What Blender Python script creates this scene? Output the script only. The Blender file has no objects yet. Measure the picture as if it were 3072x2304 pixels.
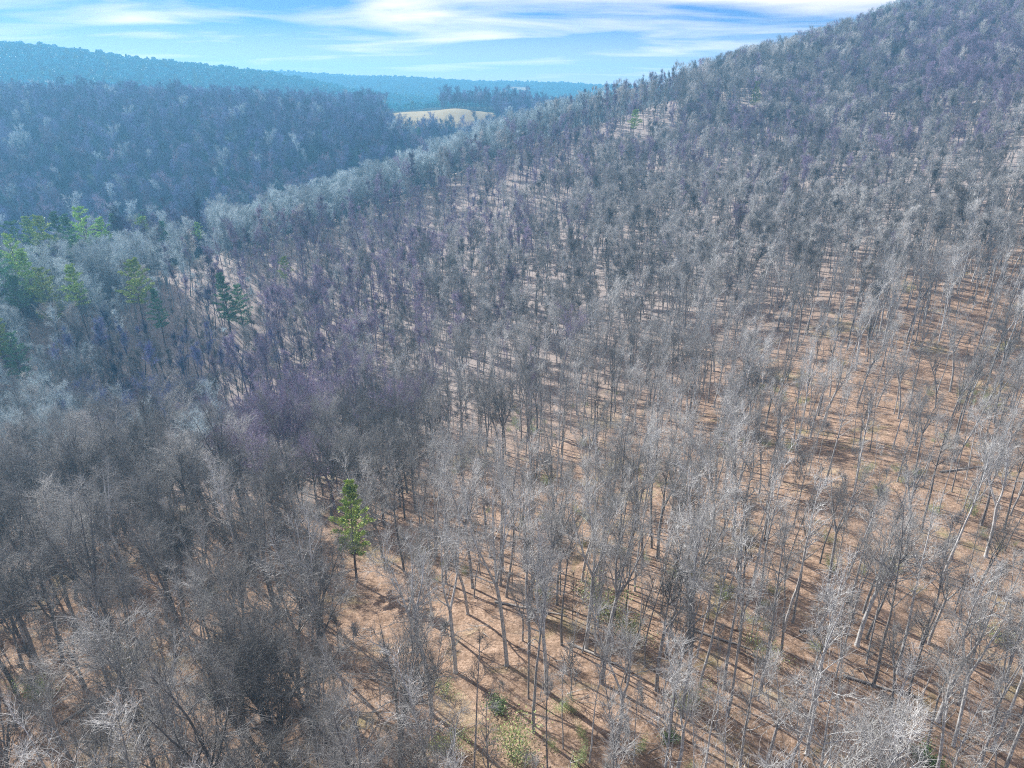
import bpy, math, random
import numpy as np
from mathutils import Vector

random.seed(7)
rng = np.random.default_rng(7)
scene = bpy.context.scene
col = scene.collection
R = math.radians

# ------------------------------------------------------------------ camera
CAM = np.array([0.0, 0.0, 100.0])
PITCH = 23.0
FPX = 692.0
cd = bpy.data.cameras.new('camera')
cam = bpy.data.objects.new('camera', cd)
col.objects.link(cam)
cam.location = CAM.tolist()
cam.rotation_euler = (R(90 - PITCH), 0, 0)
cd.sensor_width = 36.0
cd.lens = 36.0 * FPX / 1024.0
cd.clip_start = 0.5
cd.clip_end = 20000
scene.camera = cam

# ------------------------------------------------------------------ sun, sky
SUN_AZ = -46.0      # degrees from straight ahead, negative = to the left
SUN_EL = 34.0
sd = bpy.data.lights.new('sun', 'SUN')
sd.energy = 5.0
sd.angle = R(0.5)
sd.color = (1.0, 0.97, 0.92)
sun = bpy.data.objects.new('sun', sd)
col.objects.link(sun)
sdir = Vector((math.sin(R(SUN_AZ)) * math.cos(R(SUN_EL)), math.cos(R(SUN_AZ)) * math.cos(R(SUN_EL)), math.sin(R(SUN_EL))))
sun.rotation_euler = sdir.to_track_quat('Z', 'Y').to_euler()
sun.location = (0, 0, 300)

world = bpy.data.worlds.new("World")
scene.world = world
world.use_nodes = True
nt = world.node_tree
nt.nodes.clear()


def N(nt, t, **kw):
    n = nt.nodes.new(t)
    for k, v in kw.items():
        setattr(n, k, v)
    return n


def link(nt, a, b):
    nt.links.new(a, b)


def math_node(nt, op, a, b=None, clamp=False):
    n = nt.nodes.new('ShaderNodeMath')
    n.operation = op
    n.use_clamp = clamp
    for i, s in enumerate((a, b)):
        if s is None:
            continue
        if isinstance(s, (int, float)):
            n.inputs[i].default_value = s
        else:
            nt.links.new(s, n.inputs[i])
    return n.outputs[0]


def mixc(nt, fac, a, b, blend='MIX'):
    n = nt.nodes.new('ShaderNodeMix')
    n.data_type = 'RGBA'
    n.blend_type = blend
    for i, s in ((0, fac), (6, a), (7, b)):
        if isinstance(s, (int, float)):
            n.inputs[i].default_value = s
        elif isinstance(s, (tuple, list)):
            n.inputs[i].default_value = (*s, 1) if len(s) == 3 else s
        else:
            nt.links.new(s, n.inputs[i])
    return n.outputs[2]


def ramp(nt, fac, stops):
    n = nt.nodes.new('ShaderNodeValToRGB')
    e = n.color_ramp.elements
    while len(e) > 1:
        e.remove(e[-1])
    e[0].position, e[0].color = stops[0][0], (*stops[0][1], 1)
    for p, c in stops[1:]:
        k = e.new(p)
        k.color = (*c, 1)
    nt.links.new(fac, n.inputs[0])
    return n.outputs[0]


sky = N(nt, 'ShaderNodeTexSky', sky_type='NISHITA', sun_disc=False)
sky.sun_elevation = R(SUN_EL)
sky.sun_rotation = R(SUN_AZ)
sky.altitude = 500
sky.air_density = 1.0
sky.dust_density = 0.4
sky.ozone_density = 2.0
tc = N(nt, 'ShaderNodeTexCoord')
sep = N(nt, 'ShaderNodeSeparateXYZ')
link(nt, tc.outputs['Generated'], sep.inputs[0])
zp = math_node(nt, 'ADD', math_node(nt, 'MAXIMUM', sep.outputs[2], 0.0), 0.05)
cx = math_node(nt, 'DIVIDE', sep.outputs[0], zp)
cy = math_node(nt, 'DIVIDE', sep.outputs[1], zp)
cmb = N(nt, 'ShaderNodeCombineXYZ')
link(nt, cx, cmb.inputs[0])
link(nt, cy, cmb.inputs[1])
n1 = N(nt, 'ShaderNodeTexNoise')
n1.inputs['Scale'].default_value = 1.5
n1.inputs['Detail'].default_value = 7
n1.inputs['Roughness'].default_value = 0.5
n1.inputs['Distortion'].default_value = 0.45
mp = N(nt, 'ShaderNodeMapping')
mp.inputs['Location'].default_value = (12.3, 9.1, 0)
mp.inputs['Rotation'].default_value = (0, 0, R(9))
mp.inputs['Scale'].default_value = (0.30, 0.42, 1)
link(nt, cmb.outputs[0], mp.inputs[0])
link(nt, mp.outputs[0], n1.inputs['Vector'])
cl = ramp(nt, n1.outputs[0], [(0.40, (0, 0, 0)), (0.51, (.42, .42, .42)), (0.66, (1, 1, 1))])
# thin veil near the horizon
veil = math_node(nt, 'SUBTRACT', 1.0, math_node(nt, 'MULTIPLY', math_node(nt, 'MAXIMUM', sep.outputs[2], 0.0), 13.0), clamp=True)
veil = math_node(nt, 'MULTIPLY', veil, 0.8)
clf = math_node(nt, 'MAXIMUM', cl, veil)
tint = mixc(nt, 1.0, sky.outputs[0], (0.26, 0.50, 1.12), 'MULTIPLY')
skyc = mixc(nt, clf, tint, (14.0, 12.4, 11.6))
bg = N(nt, 'ShaderNodeBackground')
bg.inputs[1].default_value = 0.05
link(nt, skyc, bg.inputs[0])
wo = N(nt, 'ShaderNodeOutputWorld')
link(nt, bg.outputs[0], wo.inputs[0])

vs = scene.view_settings
vs.view_transform = 'Standard'
vs.look = 'None'
vs.gamma = 1.0
vs.use_curve_mapping = False
vs.exposure = 1.1
scene.render.engine = 'CYCLES'
scene.cycles.volume_bounces = 0
scene.cycles.use_denoising = False
scene.cycles.filter_width = 1.1
scene.cycles.max_bounces = 5
scene.cycles.diffuse_bounces = 3

# ------------------------------------------------------------------ projection helpers
ct, st = math.cos(R(PITCH)), math.sin(R(PITCH))


def ray(px, py):
    u, v = px - 512.0, 384.0 - py
    return np.array([u, FPX * ct + v * st, -FPX * st + v * ct]) / FPX     # per unit of forward depth


def project(x, y, z):
    """world -> (px, py, depth); arrays allowed"""
    X, Y, Z = x - CAM[0], y - CAM[1], z - CAM[2]
    d = Y * ct - Z * st
    d = np.where(d > 1, d, 1e-3)
    return 512 + FPX * X / d, 384 - FPX * (Y * st + Z * ct) / d, d


# ------------------------------------------------------------------ terrain
TREE_H = 21.0
ctrl = []


def cp(px, py, D, drop=0.0):
    p = CAM + ray(px, py) * D
    ctrl.append((p[0], p[1], p[2] - drop))


T = TREE_H
# foreground, ground seen directly
for a in ((512, 768, 74), (700, 768, 74), (900, 768, 78), (1080, 768, 82), (300, 768, 78), (100, 768, 80), (-60, 768, 84),
          (430, 700, 86), (340, 560, 128), (600, 640, 98), (760, 600, 104), (900, 600, 104), (1060, 600, 104),
          (200, 650, 102), (60, 650, 100), (100, 540, 140), (500, 520, 142), (640, 500, 150), (900, 450, 150), (1050, 420, 158),
          (235, 440, 232), (170, 415, 245), (120, 392, 262), (0, 352, 285), (270, 470, 190), (150, 500, 152), (-120, 330, 300), (500, 430, 196), (640, 360, 226), (760, 340, 220),
          (900, 300, 225), (1040, 280, 232), (400, 350, 262), (300, 330, 290), (200, 320, 290), (560, 260, 320), (420, 262, 360),
          (700, 230, 325), (860, 210, 330), (1010, 180, 330), (700, 160, 440), (860, 130, 450), (1010, 90, 440), (620, 170, 460), (560,190,420),
          (1150, 60, 440), (1150, 250, 240), (1150, 420, 160)):
    cp(*a)
# wooded crest line (tree tops) of the spur and of the big hill
for a in ((914, 2, 650), (856, 25, 650), (796, 44, 640), (741, 60, 630), (694, 74, 615), (657, 86, 600), (625, 93, 590), (560, 108, 550),
          (505, 125, 520), (450, 143, 490), (398, 162, 455), (350, 178, 425), (296, 194, 395), (230, 210, 362), (162, 227, 330),
          (100, 241, 310), (46, 254, 290), (-60, 275, 270)):
    cp(*a, T)
ctrl += [(430, 660, 176), (520, 640, 182), (600, 800, 185), (430, 800, 178), (800, 900, 185), (800, 500, 183), (550, 450, 160), (500, 250, 112), (420, 90, 60), (300, 0, 45), (0, -150, 20), (-300, -150, 8), (0, 0, 28), (-350, 150, 4), (700, 100, 130), (700, -200, 120),
         (900, 1300, 120), (1400, 1300, 120), (1400, 500, 150), (500, 1000, 110)]
# hidden valley behind the crest
for x, y, z in ((-300, 350, -8), (-220, 440, -6), (-150, 500, -2), (-60, 560, 4), (20, 630, 16), (90, 720, 30), (-400, 480, -12), (-500, 350, -14), (200, 800, 50)):
    ctrl.append((x, y, z))
# shaded hill across the valley: face and top
for a in ((0, 205, 560), (100, 200, 570), (200, 190, 580), (300, 170, 600), (380, 150, 640), (0, 150, 640), (150, 145, 650), (280, 135, 660), (-150, 190, 560), (-150, 130, 650)):
    cp(*a, 6)
for a in ((-150, 92, 760), (0, 90, 760), (80, 91, 765), (160, 92, 770), (250, 99, 780), (320, 105, 800), (380, 114, 820)):
    cp(*a, T)
for a in ((394, 120, 880), (412, 116, 895), (432, 111.5, 900), (455, 107.0, 905), (470, 108.5, 905), (482, 113.5, 900), (495, 121, 895), (505, 126, 890), (440, 121, 870), (470, 124, 860), (455, 113, 935), (455, 128, 835)):
    cp(*a)
for a in ((450, 92, 1050), (500, 92, 1060), (550, 98, 1060), (600, 104, 1050)):
    cp(*a, T)
for a in ((450, 107, 1250), (200, 110, 1150), (50, 110, 1050), (600, 108, 1400), (300, 112, 1350), (700, 112, 1300), (900, 110, 1400)):
    cp(*a, 14)
# far ridges
for a in ((-200, 38, 1300), (-80, 39, 1300), (0, 44, 1300), (60, 49, 1310), (130, 60, 1330), (200, 69, 1350), (260, 78, 1370), (310, 88, 1390)):
    cp(*a, 9)
for a in ((240, 73, 2250), (300, 75, 2260), (345, 79, 2260), (400, 79, 2300), (460, 83, 2350), (510, 84, 2400), (560, 85, 2450), (610, 88, 2500), (680, 90, 2500), (800, 92, 2500), (1000, 92, 2500), (100, 76, 2200), (-200, 76, 2200)):
    cp(*a, 6)
for a in ((350, 98, 1750), (450, 96, 1800), (550, 99, 1900), (700, 100, 2000)):
    cp(*a, 14)
for x, y, z in ((-3200, 3200, 30), (0, 3400, 30), (3200, 3200, 30), (-3200, 0, 30), (3200, 0, 60), (-3200, -1500, 30), (3200, -1500, 40), (0, -1500, 10), (-1200, 1700, 50), (-900, 300, 10), (-900, 700, 20), (1500, 2600, 40), (-1500, 1000, 60)):
    ctrl.append((x, y, z))
ctrl = np.array(ctrl)


def kern(r2, x=None):
    return -np.sqrt(r2 + 28.0 ** 2)


P = ctrl[:, :2]
d2 = ((P[:, None] - P[None]) ** 2).sum(-1)
n = len(P)
A = np.zeros((n + 1, n + 1))
A[:n, :n] = kern(d2) - np.eye(n) * 6.0 * -1
A[:n, n] = 1
A[n, :n] = 1
wts = np.linalg.solve(A, np.concatenate([ctrl[:, 2], [0]]))


def height(x, y):
    x = np.atleast_1d(np.asarray(x, float)); y = np.atleast_1d(np.asarray(y, float))
    sh = x.shape
    x = x.ravel(); y = y.ravel()
    out = np.empty(len(x))
    for i in range(0, len(x), 20000):
        xx, yy = x[i:i + 20000], y[i:i + 20000]
        r2 = (xx[:, None] - P[None, :, 0]) ** 2 + (yy[:, None] - P[None, :, 1]) ** 2
        out[i:i + 20000] = kern(r2) @ wts[:n] + wts[n]
    rr = np.hypot(x, y)
    amp = np.clip(rr / 300, 0.35, 1.6)
    out += amp * (0.5 * np.sin(x / 17 + 1.3 * np.sin(y / 23)) * np.cos(y / 19 + .7) + 0.35 * np.sin(x / 7.3 + y / 9.1 + 2 * np.sin(x / 31)))
    out = np.minimum(out, 186 + 0.04 * (out - 186))
    return out.reshape(sh)


def hit(px, py, dmin=40, dmax=3000):
    """first point where the sight line meets the ground"""
    r = ray(px, py)
    D = np.concatenate([np.arange(dmin, 700, 1.0), np.arange(700, dmax, 4.0)])
    pts = CAM[None] + r[None] * D[:, None]
    h = height(pts[:, 0], pts[:, 1])
    k = np.argmax(pts[:, 2] < h)
    return pts[k, 0], pts[k, 1], h[k]


def axis(lo, hi, fine, step0):
    """grid lines: fine near zero, coarser outward"""
    pos = [0.0]
    s = step0
    while pos[-1] < hi:
        if pos[-1] > fine:
            s = min(s * 1.035, 60)
        pos.append(pos[-1] + s)
    neg = [0.0]
    s = step0
    while neg[-1] > lo:
        if -neg[-1] > fine * .7:
            s = min(s * 1.035, 60)
        neg.append(neg[-1] - s)
    return np.array(sorted(set(neg[1:] + pos)))


gx = axis(-3700, 3700, 350, 3.0)
gy = axis(-1700, 3700, 650, 3.0)
XX, YY = np.meshgrid(gx, gy)
ZZ = height(XX, YY)
nx, ny = len(gx), len(gy)


def np_mesh(name, verts, faces, nside):
    """verts (N,3), faces (M,nside)"""
    me = bpy.data.meshes.new(name)
    verts = np.ascontiguousarray(verts, dtype=np.float32)
    faces = np.ascontiguousarray(faces, dtype=np.int32)
    me.vertices.add(len(verts))
    me.vertices.foreach_set('co', verts.ravel())
    me.loops.add(faces.size)
    me.loops.foreach_set('vertex_index', faces.ravel())
    me.polygons.add(len(faces))
    me.polygons.foreach_set('loop_start', np.arange(0, faces.size, nside, dtype=np.int32))
    me.update(calc_edges=True)
    return me


# ------------------------------------------------------------------ materials
def new_mat(name):
    m = bpy.data.materials.new(name)
    m.use_nodes = True
    nt = m.node_tree
    b = nt.nodes['Principled BSDF']
    b.inputs['Specular IOR Level'].default_value = 0.15
    b.inputs['Roughness'].default_value = 0.9
    return m, nt, b


def noise(nt, vec, scale, detail=4, rough=.6, dist=0):
    n = nt.nodes.new('ShaderNodeTexNoise')
    n.inputs['Scale'].default_value = scale
    n.inputs['Detail'].default_value = detail
    n.inputs['Roughness'].default_value = rough
    n.inputs['Distortion'].default_value = dist
    if vec is not None:
        nt.links.new(vec, n.inputs['Vector'])
    return n.outputs[0]


def ground_mat():
    m, nt, b = new_mat('leaf_litter')
    g = nt.nodes.new('ShaderNodeNewGeometry').outputs['Position']
    a = noise(nt, g, 0.035, 4, .6, .4)
    f = noise(nt, g, 2.6, 5, .75, .3)
    f2 = noise(nt, g, 0.45, 5, .65, .6)
    c = ramp(nt, f, [(.28, (.10, .065, .042)), (.45, (.32, .215, .145)), (.58, (.48, .335, .24)), (.75, (.58, .46, .36))])
    c2 = ramp(nt, f2, [(.30, (.42, .40, .38)), (.5, (.95, .95, .95)), (.7, (1.12, 1.15, 1.18))])
    c = mixc(nt, 1.0, c, c2, 'MULTIPLY')
    c = mixc(nt, ramp(nt, noise(nt, g, .16, 6, .72, 1.2), [(.46, (0, 0, 0)), (.60, (.45, .45, .45))]), c, (.15, .105, .075))
    c = mixc(nt, ramp(nt, noise(nt, g, .10, 5, .7, 1.0), [(.60, (0, 0, 0)), (.70, (.6, .6, .6))]), c, (.50, .40, .26))
    # mossy, grassy patches
    gm = ramp(nt, noise(nt, g, 0.06, 5, .7, .8), [(.56, (0, 0, 0)), (.68, (1, 1, 1))])
    c = mixc(nt, math_node(nt, 'MULTIPLY', gm, .45), c, (.22, .24, .09))
    # paler, greyer litter away from the right-hand slope: haze put into the colour
    sepn = nt.nodes.new('ShaderNodeSeparateXYZ')
    nt.links.new(g, sepn.inputs[0])
    far = math_node(nt, 'MULTIPLY', math_node(nt, 'SUBTRACT', math_node(nt, 'SUBTRACT', sepn.outputs[1], math_node(nt, 'MULTIPLY', sepn.outputs[0], .55)), 135.0), 1 / 90.0, clamp=True)
    c = mixc(nt, math_node(nt, 'MULTIPLY', far, .85), c, mixc(nt, f, (.16, .13, .12), (.56, .50, .47)))
    # dark floor over the valley and beyond: the wood's shade put into the colour
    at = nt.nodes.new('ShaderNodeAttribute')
    at.attribute_name = 'shade_laurel'
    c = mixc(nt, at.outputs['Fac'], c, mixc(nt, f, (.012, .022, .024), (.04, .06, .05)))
    at2 = nt.nodes.new('ShaderNodeAttribute')
    at2.attribute_name = 'meadow'
    c = mixc(nt, at2.outputs['Fac'], c, mixc(nt, a, (.27, .23, .13), (.40, .33, .20)))
    nt.links.new(c, b.inputs['Base Color'])
    bp = nt.nodes.new('ShaderNodeBump')
    bp.inputs['Strength'].default_value = 0.8
    bp.inputs['Distance'].default_value = 0.25
    nt.links.new(math_node(nt, 'ADD', f, noise(nt, g, 9, 3, .7)), bp.inputs['Height'])
    nt.links.new(bp.outputs[0], b.inputs['Normal'])
    b.inputs['Roughness'].default_value = 1
    b.inputs['Specular IOR Level'].default_value = 0.05
    return m


def bark_mat(name, dark, light, var=.6):
    m, nt, b = new_mat(name)
    tc = nt.nodes.new('ShaderNodeTexCoord').outputs['Object']
    mp = nt.nodes.new('ShaderNodeMapping')
    mp.inputs['Scale'].default_value = (3, 3, .7)
    nt.links.new(tc, mp.inputs[0])
    f = noise(nt, mp.outputs[0], 2.0, 4, .7)
    oi = nt.nodes.new('ShaderNodeObjectInfo')
    c = mixc(nt, ramp(nt, f, [(.3, (0, 0, 0)), (.7, (1, 1, 1))]), dark, light)
    v = math_node(nt, 'ADD', math_node(nt, 'MULTIPLY', oi.outputs['Random'], var), 1 - var * .5)
    vc = nt.nodes.new('ShaderNodeCombineXYZ')
    for i in range(3):
        nt.links.new(v, vc.inputs[i])
    c = mixc(nt, 1.0, c, vc.outputs[0], 'MULTIPLY')
    nt.links.new(c, b.inputs['Base Color'])
    b.inputs['Roughness'].default_value = .8
    return m


def needle_mat(name, ca, cb):
    m, nt, b = new_mat(name)
    tc = nt.nodes.new('ShaderNodeTexCoord').outputs['Object']
    f = noise(nt, tc, 1.2, 4, .7)
    oi = nt.nodes.new('ShaderNodeObjectInfo')
    c = mixc(nt, ramp(nt, f, [(.35, (0, 0, 0)), (.65, (1, 1, 1))]), ca, cb)
    hs = nt.nodes.new('ShaderNodeHueSaturation')
    nt.links.new(math_node(nt, 'ADD', math_node(nt, 'MULTIPLY', oi.outputs['Random'], .04), .48), hs.inputs['Hue'])
    nt.links.new(math_node(nt, 'ADD', math_node(nt, 'MULTIPLY', oi.outputs['Random'], .5), .75), hs.inputs['Value'])
    nt.links.new(c, hs.inputs['Color'])
    nt.links.new(hs.outputs[0], b.inputs['Base Color'])
    b.inputs['Roughness'].default_value = .6
    return m


M_ground = ground_mat()
BARK = [bark_mat('grey_bark', (.13, .127, .122), (.56, .55, .535), .8),
        bark_mat('violet_grey_bark', (.13, .11, .15), (.38, .34, .42)),
        bark_mat('blue_grey_bark', (.10, .125, .14), (.30, .36, .40))]
M_shadebark = bark_mat('shaded_bark', (.02, .02, .035), (.08, .08, .12))  # shade of the valley hill put into the bark colour
M_shadetwig = bark_mat('shaded_twigs', (.035, .04, .10), (.19, .20, .37), 1.4)  # twigs likewise, with some blue haze put in as well
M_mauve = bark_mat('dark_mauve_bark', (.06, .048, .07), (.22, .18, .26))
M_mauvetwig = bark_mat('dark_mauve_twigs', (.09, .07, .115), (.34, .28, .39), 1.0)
TWIG = [bark_mat('grey_twigs', (.14, .137, .131), (.62, .607, .58), .9),
        bark_mat('violet_grey_twigs', (.17, .13, .19), (.38, .31, .42)),
        bark_mat('blue_grey_twigs', (.26, .32, .34), (.58, .66, .68), .7)]
BARK += [M_shadebark, M_mauve, bark_mat('dark_grey_bark', (.075, .07, .066), (.34, .325, .31), .8)]
TWIG += [M_shadetwig, M_mauvetwig, bark_mat('dark_grey_twigs', (.07, .068, .064), (.34, .33, .315), .9)]
M_pinebark = bark_mat('pine_bark', (.07, .055, .05), (.17, .14, .13))
M_needle = needle_mat('pine_needles', (.14, .28, .06), (.55, .68, .18))
M_needle2 = needle_mat('blue_green_needles', (.06, .18, .09), (.24, .40, .20))
M_young = needle_mat('yellow_green_leaves', (.24, .30, .10), (.40, .46, .20))
M_laurel = needle_mat('laurel_leaves', (.05, .09, .03), (.20, .28, .10))
M_farwood = needle_mat('hazed_far_wood', (.01, .24, .26), (.03, .40, .44))  # teal of distance haze put into the far trees' colour
M_log = bark_mat('weathered_log', (.20, .18, .16), (.5, .47, .43))

# ------------------------------------------------------------------ ground sheet
vid = np.arange(nx * ny).reshape(ny, nx)
fc = np.stack([vid[:-1, :-1], vid[:-1, 1:], vid[1:, 1:], vid[1:, :-1]], -1).reshape(-1, 4)
me = np_mesh('ground', np.stack([XX, YY, ZZ], -1).reshape(-1, 3), fc, 4)
me.shade_smooth()


def crest_side(x, y):
    """> 0 beyond the near spur's crest (the valley side)"""
    cx_ = np.array([-900, -330, -195, -167, -122, -76, -5, 60, 98, 163, 267, 378, 900.])
    cy_ = np.array([150, 210, 258, 310, 395, 452, 525, 600, 650, 690, 730, 760, 800.])
    return y - np.interp(x, cx_, cy_)


def meadow(x, y):
    px, py, D = project(x, y, height(x, y))
    m1 = (D > 850) & (D < 925) & (px > 396 - 6) & (px < 492) & (y > 700)
    return m1


cs = crest_side(XX, YY)
shade_laurel = np.clip(cs / 40.0 - 0.3, 0, 1)  # mask for the valley floor's painted shade
pX, pY, pD = project(XX, YY, ZZ)
md = ((pX > 390) & (pX < 494) & (pD > 842) & (pD < 960) & (YY > 0)).astype(float)
# clearings on the far hills
for (a, b_, d0, d1) in ((178, 204, 1050, 1160), (228, 250, 2150, 2300), (506, 530, 2100, 2330), (470, 500, 2250, 2330)):
    md = np.maximum(md, ((pX > a) & (pX < b_) & (pD > d0) & (pD < d1) & (YY > 0)) * .8)
for nm, arr in (('shade_laurel', shade_laurel), ('meadow', md)):
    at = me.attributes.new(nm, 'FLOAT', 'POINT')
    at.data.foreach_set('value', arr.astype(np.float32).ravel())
me.materials.append(M_ground)
g = bpy.data.objects.new('ground', me)
col.objects.link(g)
g['kind'] = 'structure'

# ------------------------------------------------------------------ tree builder


class Wood:
    """collects tapering round segments, builds them as one mesh"""
    def __init__(self):
        self.s = {}

    def add(self, n, p0, p1, r0, r1):
        self.s.setdefault(n, []).append((*p0, *p1, r0, r1))

    def arrays(self):
        V, F, off = [], [], 0
        for n, segs in self.s.items():
            a = np.array(segs)
            p0, p1, r0, r1 = a[:, :3], a[:, 3:6], a[:, 6], a[:, 7]
            d = p1 - p0
            d /= np.linalg.norm(d, axis=1)[:, None] + 1e-9
            ref = np.tile(np.array([0.31, 0.95, 0.03]), (len(a), 1))
            u = np.cross(d, ref)
            u /= np.linalg.norm(u, axis=1)[:, None] + 1e-9
            v = np.cross(d, u)
            ang = np.arange(n) * 2 * math.pi / n
            ring = np.cos(ang)[None, :, None] * u[:, None] + np.sin(ang)[None, :, None] * v[:, None]
            A0 = p0[:, None] + ring * r0[:, None, None]
            A1 = p1[:, None] + ring * r1[:, None, None]
            vv = np.concatenate([A0, A1], 1)
            k = np.arange(n)
            kn = (k + 1) % n
            f = np.stack([k, kn, kn + n, k + n], -1)[::-1]
            ff = f[None] + (np.arange(len(a)) * 2 * n)[:, None, None] + off
            V.append(vv.reshape(-1, 3))
            F.append(ff.reshape(-1, 4))
            off += len(a) * 2 * n
        return np.concatenate(V), np.concatenate(F)

    def mesh(self, name, mat):
        V, F = self.arrays()
        me = np_mesh(name, V, F, 4)
        me.materials.append(mat)
        return me


def nrm(v):
    return v / (math.sqrt(v[0] * v[0] + v[1] * v[1] + v[2] * v[2]) + 1e-9)


def rnd3():
    return np.array([random.gauss(0, 1), random.gauss(0, 1), random.gauss(0, 1)])


def path(w, nside, p, d, length, r0, r1, segs, wob, trop):
    """a wandering tapering branch; returns its nodes (point, direction, radius, t)"""
    nodes = []
    for i in range(segs):
        d = nrm(d + rnd3() * wob + np.array([0, 0, trop]))
        q = p + d * (length / segs)
        a = r0 + (r1 - r0) * i / segs
        b = r0 + (r1 - r0) * (i + 1) / segs
        w.add(nside, p, q, a, b)
        p = q
        nodes.append((q, d, b, (i + 1) / segs))
    return nodes


def side_dir(d, ang):
    """a direction leaning ang away from d, any way round"""
    a = nrm(np.cross(d, rnd3()))
    return nrm(d * math.cos(ang) + a * math.sin(ang))


def bare_tree(H, clear, limbs, limb_len, spread, nb, ntw, tw_r, fork=0, wob=.035, rad=.2, lod=0):
    """returns (trunk wood, crown wood)"""
    tr, cr = Wood(), Wood()
    ns = (7, 5, 3, 3) if lod == 0 else (5, 3, 3, 3)
    leaders = []
    base = np.array([0, 0, -0.6])
    lean = nrm(np.array([random.gauss(0, .04), random.gauss(0, .04), 1]))
    tr.add(ns[0], base, base + np.array([0, 0, 1.0]), rad * 1.7, rad * 1.12)
    start = base + np.array([0, 0, 1.0])
    if fork:
        fh = H * random.uniform(.30, .5)
        nd = path(tr, ns[0], start, lean, fh, rad * 1.1, rad * .85, 5, wob * .6, .05)
        q, d, r, _ = nd[-1]
        for k in range(fork):
            dd = side_dir(d, R(random.uniform(9, 20)))
            leaders.append(path(tr, ns[0], q, dd, H - fh - random.uniform(0, 2.5), r * .78, .03, 9, wob, .05))
    else:
        leaders.append(path(tr, ns[0], start, lean, H, rad * 1.1, .028, 14, wob, .05))
    pts = [(q, d, r) for L in leaders for (q, d, r, t) in L if q[2] > clear * H]

    def between(L):
        i = random.randrange(len(L) - 1)
        return L[i]
    for k in range(limbs):
        L = random.choice(leaders)
        cand = [e for e in L if e[0][2] > clear * H]
        if not cand:
            continue
        q, d, r, t = random.choice(cand)
        hh = (q[2] - clear * H) / (H * (1 - clear))
        ln = limb_len * (1.05 - .62 * hh) * random.uniform(.6, 1.15)
        dd = side_dir(d, R(random.uniform(.72, 1.2) * spread))
        if dd[2] < -.1:
            dd[2] = abs(dd[2])
        nd1 = path(tr if (lod == 0 and ln > limb_len * .75) else cr, ns[1], q - d * random.uniform(0, 1), nrm(dd), ln, max(.03, min(r * .65, .11)), .02, 6, .13, .07)
        for (q1, d1, r1, t1) in nd1[1:]:
            for j in range(nb):
                dd1 = side_dir(d1, R(random.uniform(22, 58)))
                nd2 = path(cr, ns[2], q1, dd1, ln * random.uniform(.2, .42), max(tw_r * 1.35, .022), tw_r, 3, .16, .10)
                for (q2, d2, r2, t2) in nd2:
                    for i in range(ntw):
                        dd2 = side_dir(d2, R(random.uniform(18, 55)))
                        path(cr, ns[3], q2, dd2, random.uniform(.5, 1.6), tw_r, tw_r * .35, 2 if lod == 0 else 1, .30, .10)
    # twigs along the leaders' tops
    for L in leaders:
        for (q, d, r, t) in L:
            if q[2] > H * max(clear, .5):
                for i in range(3):
                    path(cr, ns[3], q, side_dir(d, R(random.uniform(25, 60))), random.uniform(.8, 2.2), tw_r * 1.3, tw_r * .6, 3, .15, .1)
    return tr, cr


FORMS = {  # name of form -> list of (trunk mesh key)
}


def make_form(kind, tint, lod):
    if kind == 'slender':
        a = dict(H=random.uniform(21, 25), clear=random.uniform(.45, .56), limbs=15, limb_len=4.0, spread=31, nb=2, ntw=1, rad=.18)
    elif kind == 'pole':
        a = dict(H=random.uniform(14, 19), clear=random.uniform(.5, .62), limbs=7, limb_len=2.6, spread=34, nb=1, ntw=2, rad=.10, wob=.035)
    elif kind == 'forked':
        a = dict(H=random.uniform(21, 25), clear=.42, limbs=21, limb_len=5.2, spread=38, nb=2, ntw=2, fork=random.choice((2, 2, 3)), rad=.23, wob=.05)
    elif kind == 'broad':
        a = dict(H=random.uniform(17, 20), clear=.26, limbs=34, limb_len=7.0, spread=54, nb=2, ntw=2, fork=random.choice((2, 3)), rad=.25, wob=.07)
    else:   # sapling
        a = dict(H=random.uniform(6, 9), clear=.25, limbs=9, limb_len=2.6, spread=45, nb=1, ntw=2, rad=.06, wob=.06)
    tw = .012
    if lod == 1:
        a['nb'] = 1 if kind == 'sapling' else 2
        a['ntw'] = 2
        tw = .026
    if lod == 1 and kind != 'sapling':
        a['limbs'] = int(a['limbs'] * .9)
    tr, cr = bare_tree(tw_r=tw, lod=lod, **a)
    return tr, cr


near_forms = []      # (kind, tint, trunk mesh, crown mesh)
for kind, cnt in (('slender', 5), ('forked', 3), ('broad', 3), ('pole', 3)):
    for i in range(cnt):
        tr, cr = make_form(kind, 0, 0)
        near_forms.append([kind, tr.arrays(), cr.arrays()])
mid_forms = []
for kind, cnt in (('slender', 3), ('forked', 2), ('broad', 2), ('pole', 1)):
    for i in range(cnt):
        tr, cr = make_form(kind, 0, 1)
        mid_forms.append([kind, tr.arrays(), cr.arrays()])
sap_forms = []
for i in range(3):
    tr, cr = make_form('sapling', 0, 1)
    sap_forms.append(['sapling', tr.arrays(), cr.arrays()])


def part_meshes(form):
    t = np_mesh('trunk', *form[1], 4)
    t.materials.append(None)
    c = np_mesh('crown', *form[2], 4)
    c.materials.append(None)
    return t, c


def whole_mesh(form):
    (v1, f1), (v2, f2) = form[1], form[2]
    m = np_mesh('bare_tree', np.concatenate([v1, v2]), np.concatenate([f1, f2 + len(v1)]), 4)
    m.materials.append(None)
    m.materials.append(None)
    mi = np.zeros(len(f1) + len(f2), dtype=np.int32)
    mi[len(f1):] = 1
    m.polygons.foreach_set('material_index', mi)
    return m


def paint(o, *mats):
    for k, m in enumerate(mats):
        o.material_slots[k].link = 'OBJECT'
        o.material_slots[k].material = m


near_parts = [part_meshes(f) for f in near_forms]


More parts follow.
